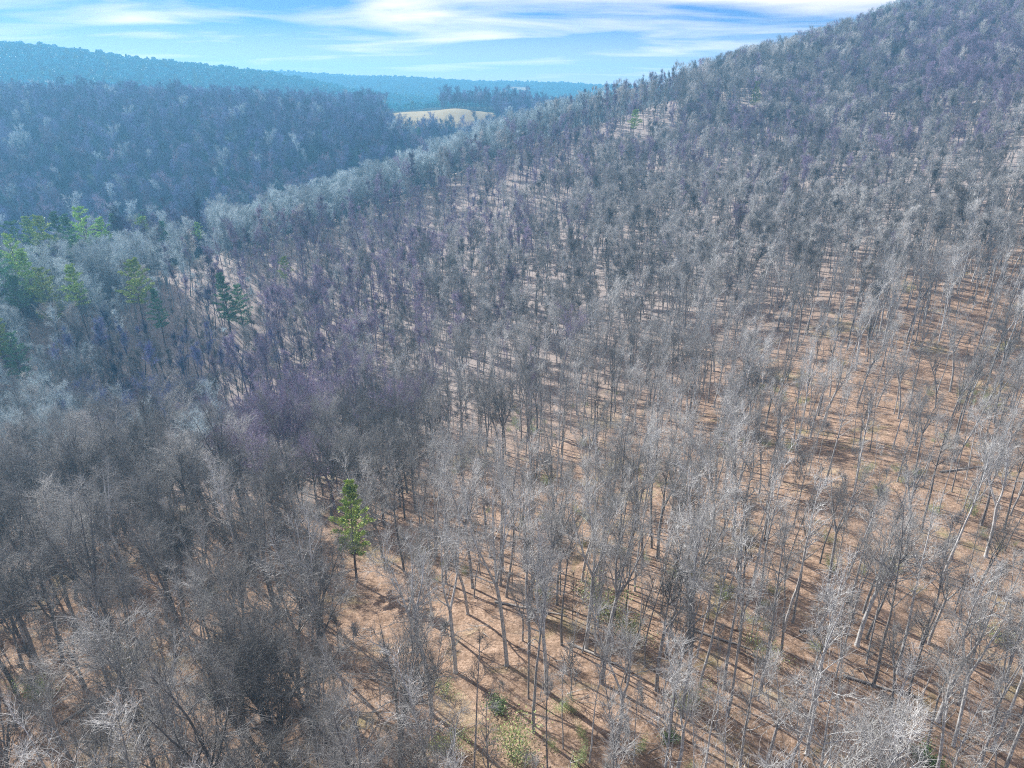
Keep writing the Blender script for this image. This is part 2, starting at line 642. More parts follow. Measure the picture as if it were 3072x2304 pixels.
# conifers --------------------------------------------------------------
def leaf_quads(pts, dirs, size, flat=.4):
    """small pointed leaf-like quads at pts"""
    n = len(pts)
    pts, dirs = np.array(pts), np.array(dirs)
    rv = rng.normal(size=(n, 3))
    s = np.cross(dirs, rv)
    s /= np.linalg.norm(s, axis=1)[:, None] + 1e-9
    ln = size * rng.uniform(.6, 1.3, n)[:, None]
    wd = ln * flat * .5
    a = pts
    b = pts + dirs * ln * .5 + s * wd
    c = pts + dirs * ln
    d = pts + dirs * ln * .5 - s * wd
    V = np.stack([a, b, c, d], 1).reshape(-1, 3)
    F = np.arange(4 * n).reshape(-1, 4)
    return V, F


def conifer(H=24, clear=.35, width=4.2, density=1.0, leaf=.55):
    tr = Wood()
    nd = path(tr, 7, np.array([0, 0, -.6]), np.array([0, 0, 1.]), H, .26, .03, 14, .012, .05)
    pts, dirs = [], []
    z = clear * H
    while z < H - .4:
        t = (z - clear * H) / (H * (1 - clear))
        rmax = width * (1 - t) ** .7 * (.55 + .45 * min(1, t * 5)) * random.uniform(.7, 1.15) + .35
        k = random.choice((3, 4, 5))
        a0 = random.uniform(0, 6.28)
        i = min(13, int(z / H * 14))
        cx_, cy_ = nd[i][0][0], nd[i][0][1]
        for j in range(k):
            an = a0 + j * 6.283 / k + random.uniform(-.35, .35)
            L = rmax * random.uniform(.4, 1.2)
            d = nrm(np.array([math.cos(an), math.sin(an), random.uniform(0, .30) + .5 * t]))
            q = path(tr, 3, np.array([cx_, cy_, z]), d, L, .05, .015, 4, .05, .04)
            for (p1, d1, r1, t1) in q:
                m = int(5.6 * density * (.4 + t1 * 1.9))
                for _ in range(m):
                    off = rnd3() * np.array([1, 1, .45]) * (.13 + L * .055)
                    pts.append(p1 + off)
                    dirs.append(nrm(d1 * .8 + rnd3() * .55 + np.array([0, 0, .35])))
        z += random.uniform(.95, 1.7)
    pts.append(np.array([0, 0, H - 1.])); dirs.append(np.array([0, 0, 1.]))
    return tr, leaf_quads(pts, dirs, leaf)


pine_forms = []
for (w_, cl_, de) in ((4.6, .36, 3.6), (5.4, .26, 3.4), (4.6, .50, 3.8)):
    tr, (V, F) = conifer(24, cl_, w_, de, .50)
    V1, F1 = tr.arrays()
    pine_forms.append(((V1, F1), (V, F)))


def pine_meshes(i, needle):
    (V1, F1), (V, F) = pine_forms[i]
    t = np_mesh('trunk', V1, F1, 4); t.materials.append(M_pinebark)
    f = np_mesh('foliage', V, F, 4); f.materials.append(needle)
    return t, f


def leafy_clump(H, W, cnt, leaf, mat, name, stem=True):
    w = Wood()
    pts, dirs = [], []
    for k in range(10):
        an = random.uniform(0, 6.28)
        d = nrm(np.array([math.cos(an) * W / H, math.sin(an) * W / H, 1.0]) * 1.0 + rnd3() * .15)
        q = path(w, 3, np.array([0, 0, -.3]), d, H * random.uniform(.6, 1.05), .04, .01, 6, .14, .02)
        for (p1, d1, r1, t1) in q[1:]:
            for _ in range(int(cnt / 50)):
                pts.append(p1 + rnd3() * W * .16)
                dirs.append(nrm(rnd3() + np.array([0, 0, .5])))
    V, F = leaf_quads(pts, dirs, leaf, .6)
    V1, F1 = w.arrays()
    s = np_mesh('stem', V1, F1, 4); s.materials.append(BARK[0])
    f = np_mesh('foliage', V, F, 4); f.materials.append(mat)
    return s, f


# ------------------------------------------------------------------ where trees stand
def jitter_grid(x0, x1, y0, y1, step, j=.42):
    xs = np.arange(x0, x1, step)
    ys = np.arange(y0, y1, step)
    X, Y = np.meshgrid(xs, ys)
    X = X + (np.arange(len(ys)) % 2)[:, None] * step * .5
    X = X.ravel() + rng.uniform(-j, j, X.size) * step
    Y = Y.ravel() + rng.uniform(-j, j, Y.size) * step
    return X, Y


def in_view(x, y, z, mx=200, my=260):
    px, py, d = project(x, y, z)
    ok = (d > 8) & (px > -mx) & (px < 1024 + mx) & (py > -mx) & (py < 768 + my)
    return ok, px, py, d


def seg_dist(px, py, poly):
    best = np.full(px.shape, 1e9)
    for (x0, y0), (x1, y1) in zip(poly[:-1], poly[1:]):
        dx, dy = x1 - x0, y1 - y0
        t = np.clip(((px - x0) * dx + (py - y0) * dy) / (dx * dx + dy * dy), 0, 1)
        best = np.minimum(best, np.hypot(px - x0 - t * dx, py - y0 - t * dy))
    return best


TRAIL_PX = [(300, 515), (345, 550), (375, 590), (400, 640), (440, 690), (480, 735), (520, 790)]
TRAIL = [hit(a, min(b, 900))[:2] for a, b in TRAIL_PX]


def vnoise(x, y, s, seed):
    a = seed * 12.9898
    return (np.sin(x / s + a) * np.cos(y / s * 1.13 + a * 1.7) + np.sin(x / s * 2.1 + y / s * 1.3 + a * 2.3) * .6 + np.cos(y / s * 2.7 - x / s * .8 + a * .7) * .4) / 2


S = 1024 / 2212.0
PINES = [  # top x, top y, base y in the 2212 wide view, form, needle, label
    (772, 1030, 1262, 0, 0, 'bright green pine with a bare lower trunk above the bare trail, alone in the foreground'),
    (36, 408, -322, 0, 0, 'tall green pine nearest the left edge in the rear row of pines'),
    (6, 440, -318, 1, 1, 'green pine cut by the left edge, rear row'),
    (110, 428, -330, 0, 1, 'slim pine in the rear row, left of the full cone-shaped pine'),
    (74, 450, -315, 2, 0, 'green pine in the rear row between two taller pines'),
    (168, 440, -318, 1, 0, 'full cone-shaped light green pine at the right end of the rear row'),
    (142, 462, -308, 0, 1, 'small pine tucked against the left of the cone-shaped pine'),
    (212, 468, -330, 2, 0, 'short yellow-green pine just right of the cone-shaped pine'),
    (302, 428, -400, 1, 1, 'dark round-topped pine in the valley right of the rear row'),
    (300, 466, -352, 2, 0, 'small pale pine on the crest below the dark round-topped one'),
    (346, 475, -360, 2, 1, 'small thin pine on the crest, right of the pale one'),
    (426, 478, -375, 2, 0, 'tiny yellow-green pine on the crest, rightmost of the small ones'),
    (14, 500, -285, 1, 0, 'wide pine at the left edge between the two rows'),
    (240, 462, -345, 0, 1, 'blue-green pine just behind the short yellow-green one'),
    (32, 540, 700, 1, 1, 'broad pine near the left edge in the front row of pines'),
    (92, 552, 700, 0, 0, 'yellow-green pine second from left in the front row'),
    (128, 585, 730, 1, 0, 'bushy pine standing in front of the yellow-green pine'),
    (66, 600, 735, 2, 1, 'dark pine filling the gap in the front row near the left edge'),
    (196, 585, 745, 2, 0, 'pine with a flat-topped tuft and bare trunk, middle of the front row'),
    (322, 565, 750, 2, 0, 'tall bright green pine with long bare trunk among blue-grey trees'),
    (358, 632, 750, 0, 1, 'dark shaded pine beside the tall bright green one'),
    (22, 675, 820, 0, 0, 'lower pine at the left edge below the front row'),
    (58, 720, 850, 1, 1, 'low dark pine right of the lower pine at the left edge'),
    (503, 600, 740, 0, 1, 'dark green narrow pine on the slope right of the pine rows'),
    (530, 620, 735, 1, 1, 'paler pine touching the dark narrow one on the slope'),
    (622, 562, 650, 2, 0, 'light green pine on the crest above the lit slope'),
    (210, 258, 305, 1, 1, 'pale pine on the shaded hill, left of a pair'),
    (252, 268, 308, 0, 1, 'pale pine on the shaded hill, right of a pair'),
    (105, 318, 370, 0, 1, 'pale narrow pine alone low on the shaded hill'),
    (85, 228, 262, 2, 1, 'small pine near the top of the shaded hill, left'),
    (138, 228, 262, 2, 1, 'small pine near the top of the shaded hill, right'),
    (906, 285, 345, 0, 1, 'dark green pine beyond the spur below the tan meadow'),
    (1628, 185, 245, 1, 0, 'green pine among violet-grey trees high on the right ridge'),
    (1365, 248, 320, 2, 0, 'small green pine at the end of the spur crest'),
]

def pine_spot(tx, ty, by):
    """foot and height of a pine whose top is seen at tx, ty; by = where its foot is seen, or minus its distance"""
    if by > 0:
        x, y, z = hit(tx * S, by * S)
        dd = float(project(x, y, z)[2])
        h0 = (by - ty) * S * dd / FPX / ct
    else:
        q = CAM + ray(tx * S, ty * S) * -by
        x, y = q[0], q[1]
        z = height(x, y)[0]
        h0 = q[2] - z
        dd = -by
    return x, y, z, dd, min(max(h0, 6), 36)


# near slopes
X, Y = jitter_grid(-620, 720, 12, 830, 4.5)
Z = height(X, Y)
cs = crest_side(X, Y)
ok, px, py, D = in_view(X, Y, Z)
keep = ok & (cs < 62)
dens = np.full(len(X), .78)
dens += .30 * vnoise(X, Y, 26, 3)
dens = np.where((px < 420) & (py > 420), dens - .06, dens)
dens = np.where((cs <= -24) & (cs > -150) & (px > 170) & (px < 680) & (py < 350), .40 + .22 * vnoise(X, Y, 20, 4), dens)
dens = np.where((cs <= -24) & (D > 300) & (px >= 640), dens - .2 + .25 * vnoise(X, Y, 41, 6), dens)
dens = np.where(cs > -24, 1.0, dens)                       # thicker on the left
dens = np.where((px > 760) & (py > 330) & (py < 620), dens - .18, dens)
dens = np.maximum(dens, .46)
keep &= rng.uniform(0, 1, len(X)) < dens
keep &= seg_dist(X, Y, TRAIL) > 2.7
for (ex, ey, er) in ((195, 500, 9), (460, 440, 14), (560, 470, 16), (585, 430, 12), (870, 430, 22), (600, 400, 12), (275, 560, 9), (45, 690, 16), (135, 740, 10)):
    keep &= np.hypot(px - ex, (py - ey) * 1.4) > er
cpx, cpy, cD = project(X, Y, Z + 15.5)                            # middle of the crown
u = rng.uniform(0, 1, len(X))
keep &= ~((seg_dist(cpx, cpy, TRAIL_PX) < 13) & (u < .75))
for (ex, ey, ea, eb, pr) in ((362, 525, 26, 45, 1), (500, 545, 30, 20, .5), (560, 480, 30, 22, .6), (605, 425, 36, 24, .6), (275, 562, 24, 16, .8), (208, 492, 30, 22, .8),
                             (860, 440, 70, 40, .6), (950, 470, 60, 30, .5), (905, 385, 55, 26, .5), (950, 320, 50, 26, .45), (45, 705, 30, 30, .6), (130, 745, 40, 24, .6),
                             (850, 640, 60, 50, .35), (700, 560, 40, 30, .35), (420, 225, 60, 14, .5), (620, 640, 24, 22, .5), (540, 200, 60, 16, .4)):
    keep &= ~((((cpx - ex) / ea) ** 2 + ((cpy - ey) / eb) ** 2 < 1) & (u < pr))
keep &= ~((((cpx - 195) / 62) ** 2 + ((cpy - 412) / 30) ** 2 < 1) & (D < 185))
keep &= ~((((cpx - 374) / 34) ** 2 + ((cpy - 572) / 44) ** 2 < 1))
_tx, _ty, _ = project(X, Y, Z + 25)
keep &= ~((_tx > 397) & (_tx < 488) & (_ty < 117) & (Y > 0))
for (tx, ty, by, fi, nk, lab) in PINES:
    hx, hy, hz, dpn, hh_ = pine_spot(tx, ty, by)
    reach = (ty * .3 + by * .7) if by > 0 else ty + 45
    keep &= ~((np.abs(cpx - tx * S) < 15) & (cpy > ty * S - 4) & (cpy < reach * S + 8) & (D < dpn) & (D > dpn * .3))
    keep &= np.hypot(X - hx, Y - hy) > 4
X, Y, Z, px, py, D = (a[keep] for a in (X, Y, Z, px, py, D))
near = dict(X=X, Y=Y, Z=Z, px=px, py=py, D=D)
n_t = len(X)
rr = rng.uniform(0, 1, n_t)
lowleft = (px < 420) & (py > 430)
kindn = np.where(lowleft, np.where(rr < .55, 2, np.where(rr < .78, 1, np.where(rr < .9, 0, 3))), np.where(rr < .38, 0, np.where(rr < .58, 1, np.where(rr < .61, 2, 3))))
csn = crest_side(X, Y)
band = (csn > -24)
kindn = np.where((D > 430) & ((kindn == 3) | (kindn == 0)), np.where(rng.uniform(0, 1, n_t) < .55, 1, 2), kindn)
slope_ = (csn <= -24) & (csn > -150) & (px > 170) & (px < 680) & (py < 350)
kindn = np.where(band & ((kindn == 3) | (kindn == 0)), np.where(rr < .5, 1, 2), kindn)
kindn = np.where(slope_ & (kindn == 2), 0, kindn)
kindn = np.where(slope_ & (rng.uniform(0, 1, n_t) < .7), np.where(rr < .5, 0, 3), kindn)
# tint by place: violet-twigged stands mid left and upper right, blue-grey along the crest
vi = .70 * (np.exp(-(((px - 330) / 120) ** 2 + ((py - 350) / 95) ** 2)) + 1.2 * np.exp(-(((px - 960) / 120) ** 2 + ((py - 80) / 70) ** 2))
      + .55 * np.exp(-(((px - 420) / 160) ** 2 + ((py - 250) / 45) ** 2)) + .45 * np.exp(-(((px - 720) / 170) ** 2 + ((py - 160) / 60) ** 2)))
bl = np.clip((crest_side(X, Y) + 60) / 50, 0, 1) + np.exp(-(((px - 60) / 150) ** 2 + ((py - 350) / 110) ** 2)) * 1.1
tint = np.zeros(n_t, int)
tint = np.where(rng.uniform(0, 1, n_t) < vi, 1, tint)
tint = np.where(rng.uniform(0, 1, n_t) < bl, 2, tint)
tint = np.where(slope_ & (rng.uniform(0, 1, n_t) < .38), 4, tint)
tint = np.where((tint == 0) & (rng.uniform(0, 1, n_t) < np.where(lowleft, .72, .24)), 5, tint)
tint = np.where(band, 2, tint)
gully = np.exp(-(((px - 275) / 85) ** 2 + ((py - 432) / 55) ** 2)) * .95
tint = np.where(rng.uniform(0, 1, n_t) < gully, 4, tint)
gully2 = np.exp(-(((px - 155) / 75) ** 2 + ((py - 405) / 48) ** 2)) * 1.5  # the hollow's darkness put into the colour of its trees
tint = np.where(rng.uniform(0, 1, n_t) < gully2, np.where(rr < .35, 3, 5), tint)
scl = rng.normal(1.0, .15, n_t).clip(.6, 1.12) * np.where(rng.uniform(0, 1, n_t) < .2, .7, 1)
rot = rng.uniform(0, 6.283, n_t)
tlt = rng.normal(0, R(3.0), n_t)
hgt = 22 * scl
# visible size in the picture
tpx, tpy, tD = project(X, Y, Z + hgt)
mpx, mpy, mD = project(X, Y, Z + hgt * .6)
infr = (mpx > 4) & (mpx < 1020) & (mpy > 4) & (tpy < 765)
size = np.where(infr, hgt / D, 0)
order = np.argsort(-size)
indiv = order[:296]
rest = np.ones(n_t, bool)
rest[indiv] = False

near_idx = {0: [i for i, f in enumerate(near_forms) if f[0] == 'slender'], 1: [i for i, f in enumerate(near_forms) if f[0] == 'forked'], 2: [i for i, f in enumerate(near_forms) if f[0] == 'broad'], 3: [i for i, f in enumerate(near_forms) if f[0] == 'pole']}
mid_idx = {0: [i for i, f in enumerate(mid_forms) if f[0] == 'slender'], 1: [i for i, f in enumerate(mid_forms) if f[0] == 'forked'], 2: [i for i, f in enumerate(mid_forms) if f[0] == 'broad'], 3: [i for i, f in enumerate(mid_forms) if f[0] == 'pole']}


def empty(name, loc, rz=0, sc=1.0):
    o = bpy.data.objects.new(name, None)
    o.empty_display_size = .5
    col.objects.link(o)
    o.location = loc
    o.rotation_euler = (0, 0, rz)
    o.scale = (sc, sc, sc)
    return o


def child(name, me, parent):
    o = bpy.data.objects.new(name, me)
    col.objects.link(o)
    o.parent = parent
    return o


# ---- labels: look first, then where it stands
LOOK = {0: ('slender straight bare tree with a narrow crown', 'tall bare pole-like tree, branches only near the top'),
        1: ('forked bare tree with rising limbs', 'forked bare tree with rising limbs'),
        2: ('broad spreading bare tree with a dense twiggy crown', 'broad spreading bare tree with a dense twiggy crown')}
NOUN = {0: 'slender bare tree', 1: 'forked bare tree', 2: 'broad-crowned bare tree', 3: 'thin pole-like bare tree'}
TINTW = {0: 'grey', 1: 'violet-grey', 2: 'blue-grey', 3: 'dark shaded', 4: 'dark mauve', 5: 'dark grey'}
COLS = ['at the far left', 'left of the bare trail', 'beside the bare trail', 'right of centre', 'on the right slope', 'at the right edge']
ROWS = [(0, 430, 'upper'), (430, 520, 'middle'), (520, 600, 'lower'), (600, 690, 'near-bottom'), (690, 5000, 'bottom')]
ORD = ['leftmost', 'second from left', 'third from left', 'fourth from left', 'fifth from left', 'sixth from left', 'seventh from left', 'eighth from left',
       'ninth from left', 'tenth from left', 'eleventh from left', 'twelfth from left', 'thirteenth from left', 'fourteenth from left', 'fifteenth from left',
       'sixteenth from left', 'seventeenth from left', 'eighteenth from left', 'nineteenth from left', 'twentieth from left']
cells = {}
for i in indiv:
    c = int(np.clip(mpx[i] // 171, 0, 5))
    r = next(k for k, (a, b, w_) in enumerate(ROWS) if a <= mpy[i] + 40 < b)
    cells.setdefault((c, r, int(kindn[i]), int(tint[i])), []).append(i)
for (c, r, k, tn), lst in cells.items():
    lst.sort(key=lambda q: mpx[q])
    for q, i in enumerate(lst):
        o = empty('bare_tree', (X[i], Y[i], Z[i]), rot[i], scl[i])
        f = random.choice(near_idx[k])
        tm, cm = near_parts[f]
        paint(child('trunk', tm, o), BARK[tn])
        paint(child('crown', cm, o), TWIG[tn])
        o.rotation_euler = (tlt[i], 0, rot[i])
        lead = '' if len(lst) == 1 else (ORD[q] if q < 20 else 'rightmost') + ' '
        if len(lst) > 1 and q == len(lst) - 1:
            lead = 'rightmost '
        if lead:
            lab = f"{TINTW[tn]} {NOUN[k]} {COLS[c]}, {ROWS[r][2]} rows, {lead.strip()}"
        else:
            lab = f"only {TINTW[tn]} {NOUN[k]} {COLS[c]} in the {ROWS[r][2]} rows"
        o['label'] = lab
        o['category'] = 'tree'
        o['group'] = 'bare trees standing in the leaf litter'

# ------------------------------------------------------------------ scattered rest


def form_collection(name, meshes):
    c = bpy.data.collections.new(name)
    for k, m in enumerate(meshes):
        o = bpy.data.objects.new('tree_form.%03d' % k, m)
        c.objects.link(o)
    return c


_form_no = [0]


def scatter(name, meshes, pts, idx, rz, sc, label, cat, tilt=None):
    tilt = rng.normal(0, R(2.0), len(pts)) if tilt is None else tilt
    c = bpy.data.collections.new(name + '_forms')
    for m in meshes:
        m, tn = m if isinstance(m, tuple) else (m, None)
        _form_no[0] += 1
        o = bpy.data.objects.new('tree_form.%03d' % _form_no[0], m)
        c.objects.link(o)
        if tn is not None:
            paint(o, BARK[tn], TWIG[tn])
    me = bpy.data.meshes.new(name)
    me.vertices.add(len(pts))
    me.vertices.foreach_set('co', np.ascontiguousarray(pts, dtype=np.float32).ravel())
    a = me.attributes.new('form', 'INT', 'POINT'); a.data.foreach_set('value', np.ascontiguousarray(idx, dtype=np.int32))
    a = me.attributes.new('turn', 'FLOAT', 'POINT'); a.data.foreach_set('value', np.ascontiguousarray(rz, dtype=np.float32))
    a = me.attributes.new('tilt', 'FLOAT', 'POINT'); a.data.foreach_set('value', np.ascontiguousarray(tilt, dtype=np.float32))
    a = me.attributes.new('size', 'FLOAT', 'POINT'); a.data.foreach_set('value', np.ascontiguousarray(sc, dtype=np.float32))
    o = bpy.data.objects.new(name, me)
    col.objects.link(o)
    ng = bpy.data.node_groups.new(name, 'GeometryNodeTree')
    ng.interface.new_socket('Geometry', in_out='INPUT', socket_type='NodeSocketGeometry')
    ng.interface.new_socket('Geometry', in_out='OUTPUT', socket_type='NodeSocketGeometry')
    gi = ng.nodes.new('NodeGroupInput'); go = ng.nodes.new('NodeGroupOutput')
    ci = ng.nodes.new('GeometryNodeCollectionInfo')
    ci.inputs['Collection'].default_value = c
    ci.inputs['Separate Children'].default_value = True
    ci.inputs['Reset Children'].default_value = True
    ip = ng.nodes.new('GeometryNodeInstanceOnPoints')
    ip.inputs['Pick Instance'].default_value = True

    def attr(nm, ty):
        k = ng.nodes.new('GeometryNodeInputNamedAttribute')
        k.data_type = ty
        k.inputs['Name'].default_value = nm
        return k.outputs['Attribute']
    cx = ng.nodes.new('ShaderNodeCombineXYZ')
    ng.links.new(attr('turn', 'FLOAT'), cx.inputs[2])
    ng.links.new(attr('tilt', 'FLOAT'), cx.inputs[0])
    er = ng.nodes.new('FunctionNodeEulerToRotation')
    ng.links.new(cx.outputs[0], er.inputs[0])
    cs_ = ng.nodes.new('ShaderNodeCombineXYZ')
    sa = attr('size', 'FLOAT')
    for i in range(3):
        ng.links.new(sa, cs_.inputs[i])
    ng.links.new(gi.outputs[0], ip.inputs['Points'])
    ng.links.new(ci.outputs[0], ip.inputs['Instance'])
    ng.links.new(attr('form', 'INT'), ip.inputs['Instance Index'])
    ng.links.new(er.outputs[0], ip.inputs['Rotation'])
    ng.links.new(cs_.outputs[0], ip.inputs['Scale'])
    ng.links.new(ip.outputs[0], go.inputs[0])
    md = o.modifiers.new('scatter', 'NODES')
    md.node_group = ng
    o['kind'] = 'stuff'
    o['label'] = label
    o['category'] = cat
    return o


# meshes for the mass of the wood: near forms x tints, then mid forms x tints
mass_meshes, mass_key = [], {}
whole_near = [whole_mesh(f) for f in near_forms]
whole_mid = [whole_mesh(f) for f in mid_forms]
for tag_, lst in (('n', whole_near), ('m', whole_mid)):
    for i, m in enumerate(lst):
        for t in range(6):
            mass_key[(tag_, i, t)] = len(mass_meshes)
            mass_meshes.append((m, t))
ri = np.where(rest)[0]
idx = []
for i in ri:
    if D[i] < 230:
        idx.append(mass_key[('n', random.choice(near_idx[int(kindn[i])]), int(tint[i]))])
    else:
        idx.append(mass_key[('m', random.choice(mid_idx[int(kindn[i])]), int(tint[i]))])
scatter('bare_woodland', mass_meshes, np.stack([X[ri], Y[ri], Z[ri]], -1), idx, rot[ri], scl[ri],
        'mass of bare grey deciduous trees covering the hillside and ridge', 'woodland', tlt[ri])

# the hill across the valley
X2, Y2 = jitter_grid(-800, 420, 230, 1120, 8.6)
Z2 = height(X2, Y2)
ok, px2, py2, D2 = in_view(X2, Y2, Z2, 60, 0)
cs2 = crest_side(X2, Y2)
keep = ok & (cs2 >= 62) & (D2 < 1130)
t2x, t2y, _ = project(X2, Y2, Z2 + 25)
keep &= ~((t2x > 392) & (t2x < 489) & (t2y < 117 + 1.5 * np.sin(t2x / 9)) & (D2 < 962))
keep &= ~((t2x > 380) & (t2x < 441) & (D2 > 940))
keep &= ~((px2 > 388) & (px2 < 496) & (D2 > 842) & (D2 < 962))
X2, Y2, Z2, px2, py2 = (a[keep] for a in (X2, Y2, Z2, px2, py2))
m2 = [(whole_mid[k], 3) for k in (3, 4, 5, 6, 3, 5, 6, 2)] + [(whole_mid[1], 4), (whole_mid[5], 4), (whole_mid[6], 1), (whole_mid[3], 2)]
pv2 = vnoise(X2, Y2, 33, 5) + .8 * (py2 - 150) / 60
id2 = np.where(rng.uniform(0, 1, len(X2)) < .12 + .30 * np.clip(pv2, 0, 1), rng.integers(8, 12, len(X2)), rng.integers(0, 8, len(X2)))
n2 = len(X2)
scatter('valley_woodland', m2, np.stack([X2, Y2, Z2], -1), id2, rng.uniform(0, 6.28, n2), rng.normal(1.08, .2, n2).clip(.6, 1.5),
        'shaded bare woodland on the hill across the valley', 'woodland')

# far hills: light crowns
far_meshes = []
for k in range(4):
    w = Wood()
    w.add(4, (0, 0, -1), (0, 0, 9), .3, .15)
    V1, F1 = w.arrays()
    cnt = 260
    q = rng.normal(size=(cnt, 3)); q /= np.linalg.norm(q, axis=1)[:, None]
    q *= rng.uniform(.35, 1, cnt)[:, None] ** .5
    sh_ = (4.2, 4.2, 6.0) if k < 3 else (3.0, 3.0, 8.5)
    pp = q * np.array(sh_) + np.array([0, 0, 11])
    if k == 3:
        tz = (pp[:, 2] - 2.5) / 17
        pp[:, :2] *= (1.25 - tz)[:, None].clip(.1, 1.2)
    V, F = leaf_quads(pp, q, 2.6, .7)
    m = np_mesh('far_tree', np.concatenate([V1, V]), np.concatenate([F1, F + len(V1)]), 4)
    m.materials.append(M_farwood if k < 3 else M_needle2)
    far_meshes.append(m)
X3, Y3 = jitter_grid(-2400, 2400, 900, 2750, 9.5)
Z3 = height(X3, Y3)
ok, px3, py3, D3 = in_view(X3, Y3, Z3, 60, 0)
keep = ok & (D3 > 1120) & (px3 < 760)
for (a, b_, d0, d1) in ((178, 204, 1050, 1160), (228, 250, 2150, 2300), (506, 530, 2100, 2330), (470, 500, 2250, 2330)):
    keep &= ~((px3 > a) & (px3 < b_) & (D3 > d0) & (D3 < d1))
X3, Y3, Z3 = X3[keep], Y3[keep], Z3[keep]
n3 = len(X3)
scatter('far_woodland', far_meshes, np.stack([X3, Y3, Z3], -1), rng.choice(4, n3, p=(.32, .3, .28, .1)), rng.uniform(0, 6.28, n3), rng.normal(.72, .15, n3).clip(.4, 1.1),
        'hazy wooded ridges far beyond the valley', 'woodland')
print('trees', n_t, n2, n3)

# undergrowth: saplings between the trees
Xs, Ys = jitter_grid(-300, 330, 18, 420, 5.2)
Zs = height(Xs, Ys)
ok, pxs, pys, Ds = in_view(Xs, Ys, Zs, 60, 100)
keep = ok & (crest_side(Xs, Ys) < 0) & (seg_dist(Xs, Ys, TRAIL) > 2.6)
keep &= rng.uniform(0, 1, len(Xs)) < np.where(pxs < 420, .6, .22)
Xs, Ys, Zs, pxs = Xs[keep], Ys[keep], Zs[keep], pxs[keep]
sm = [(whole_mesh(f), 0) for f in sap_forms]
ns_ = len(Xs)
scatter('undergrowth', sm, np.stack([Xs, Ys, Zs], -1), rng.integers(0, 3, ns_), rng.uniform(0, 6.28, ns_), rng.uniform(.35, 1.1, ns_),
        'thin bare saplings and brush between the trees', 'undergrowth')

# ------------------------------------------------------------------ pines, one by one
pm = {(i, k): pine_meshes(i, (M_needle, M_needle2)[k]) for i in range(3) for k in range(2)}
for (tx, ty, by, fi, nk, lab) in PINES:
    x, y, z, dd, h0 = pine_spot(tx, ty, by)
    print('pine', tx, round(h0, 1))
    o = empty('pine_tree', (x, y, z), random.uniform(0, 6.28), h0 / 24.0)
    wd = random.uniform(.85, 1.1) if tx != 772 else 1.1
    o.scale = (o.scale[0] * wd, o.scale[1] * wd, o.scale[2])
    tm, fm = pm[(fi, nk)]
    child('trunk', tm, o)
    child('foliage', fm, o)
    o['label'] = lab
    o['category'] = 'pine tree'
    o['group'] = 'pines scattered through the bare wood'

# ------------------------------------------------------------------ green shrubs and young leafy trees
sh_young = [leafy_clump(5.0, 3.0, 1500, .20, M_young, 'young') for _ in range(2)]
sh_laurel = [leafy_clump(2.6, 2.4, 1600, .24, M_laurel, 'shade_laurel') for _ in range(2)]
SHR = [  # x, y (1024 wide), kind, scale, label
    (512, 752, 0, 1.25, 'bright green bush at the bottom edge right of the trail'),
    (603, 606, 0, 1.5, 'yellow-green leafy young tree standing among grey trunks'),
    (628, 632, 0, 1.1, 'lower yellow-green young tree beside the larger one'),
    (452, 745, 0, .9, 'pale green sapling in the middle of the trail'),
    (445, 690, 0, .7, 'small pale sapling on the trail, farther up'),
    (225, 487, 0, .9, 'yellow-green bush in the small clearing left of the trail'),
    (497, 705, 1, .8, 'small dark green bush beside the trail'),
    (545, 590, 0, .7, 'thin green sapling below the big pine slope'),
    (460, 460, 0, .9, 'yellow-green sapling at the edge of the upper clearing'),
    (548, 478, 0, .9, 'green leafy sapling between thin trunks, centre'),
    (765, 655, 0, .9, 'green young tree on the litter slope, lower right'),
    (690, 700, 0, .8, 'light green sapling near the bottom, right of centre'),
    (925, 755, 1, .9, 'dark green bush in the bottom right part'),
    (970, 505, 0, .9, 'green leafy brush on the right slope'),
    (1000, 640, 0, .8, 'small green brush at the right edge'),
    (830, 560, 0, .7, 'thin green sapling on the right slope above the fork'),
    (210, 590, 1, .8, 'olive green bush in the thick lower left wood'),
    (40, 690, 0, .9, 'green brush at the lower left edge'),
    (130, 655, 0, .9, 'pale green brush in the lower left opening'),
    (870, 260, 0, .8, 'small green bush high on the right slope'),
    (905, 285, 0, .9, 'olive bush beside a pale opening, upper right'),
    (355, 545, 1, .7, 'small green bush at the foot of the lone pine'),
    (215, 690, 1, .6, 'low green bush left of the bottom trail'),
    (670, 735, 1, .6, 'low dark green bush at the bottom, right of centre'),
]
for (a, b_, k, s_, lab) in SHR:
    x, y, z = hit(a, b_ + 8)
    o = empty('leafy_shrub' if k else 'leafy_sapling', (x, y, z), random.uniform(0, 6.28), s_)
    s_m, f_m = random.choice(sh_laurel if k else sh_young)
    child('stem', s_m, o)
    child('foliage', f_m, o)
    o['label'] = lab
    o['category'] = 'bush' if k else 'sapling'

Xg, Yg = jitter_grid(-60, 190, 18, 190, 3.6)
Zg = height(Xg, Yg)
okg, pxg, pyg, Dg = in_view(Xg, Yg, Zg, 20, 20)
keep = okg & (vnoise(Xg, Yg, 11, 9) + .5 * vnoise(Xg, Yg, 5, 2) > .34) & (pxg > 430) & (rng.uniform(0, 1, len(Xg)) < .5)
Xg, Yg, Zg = Xg[keep], Yg[keep], Zg[keep]
scatter('green_brush', [sh_young[0][1], sh_young[1][1]], np.stack([Xg, Yg, Zg], -1), rng.integers(0, 2, len(Xg)), rng.uniform(0, 6.28, len(Xg)), rng.uniform(.2, .6, len(Xg)),
        'low yellow-green brush growing in patches through the leaf litter', 'brush')

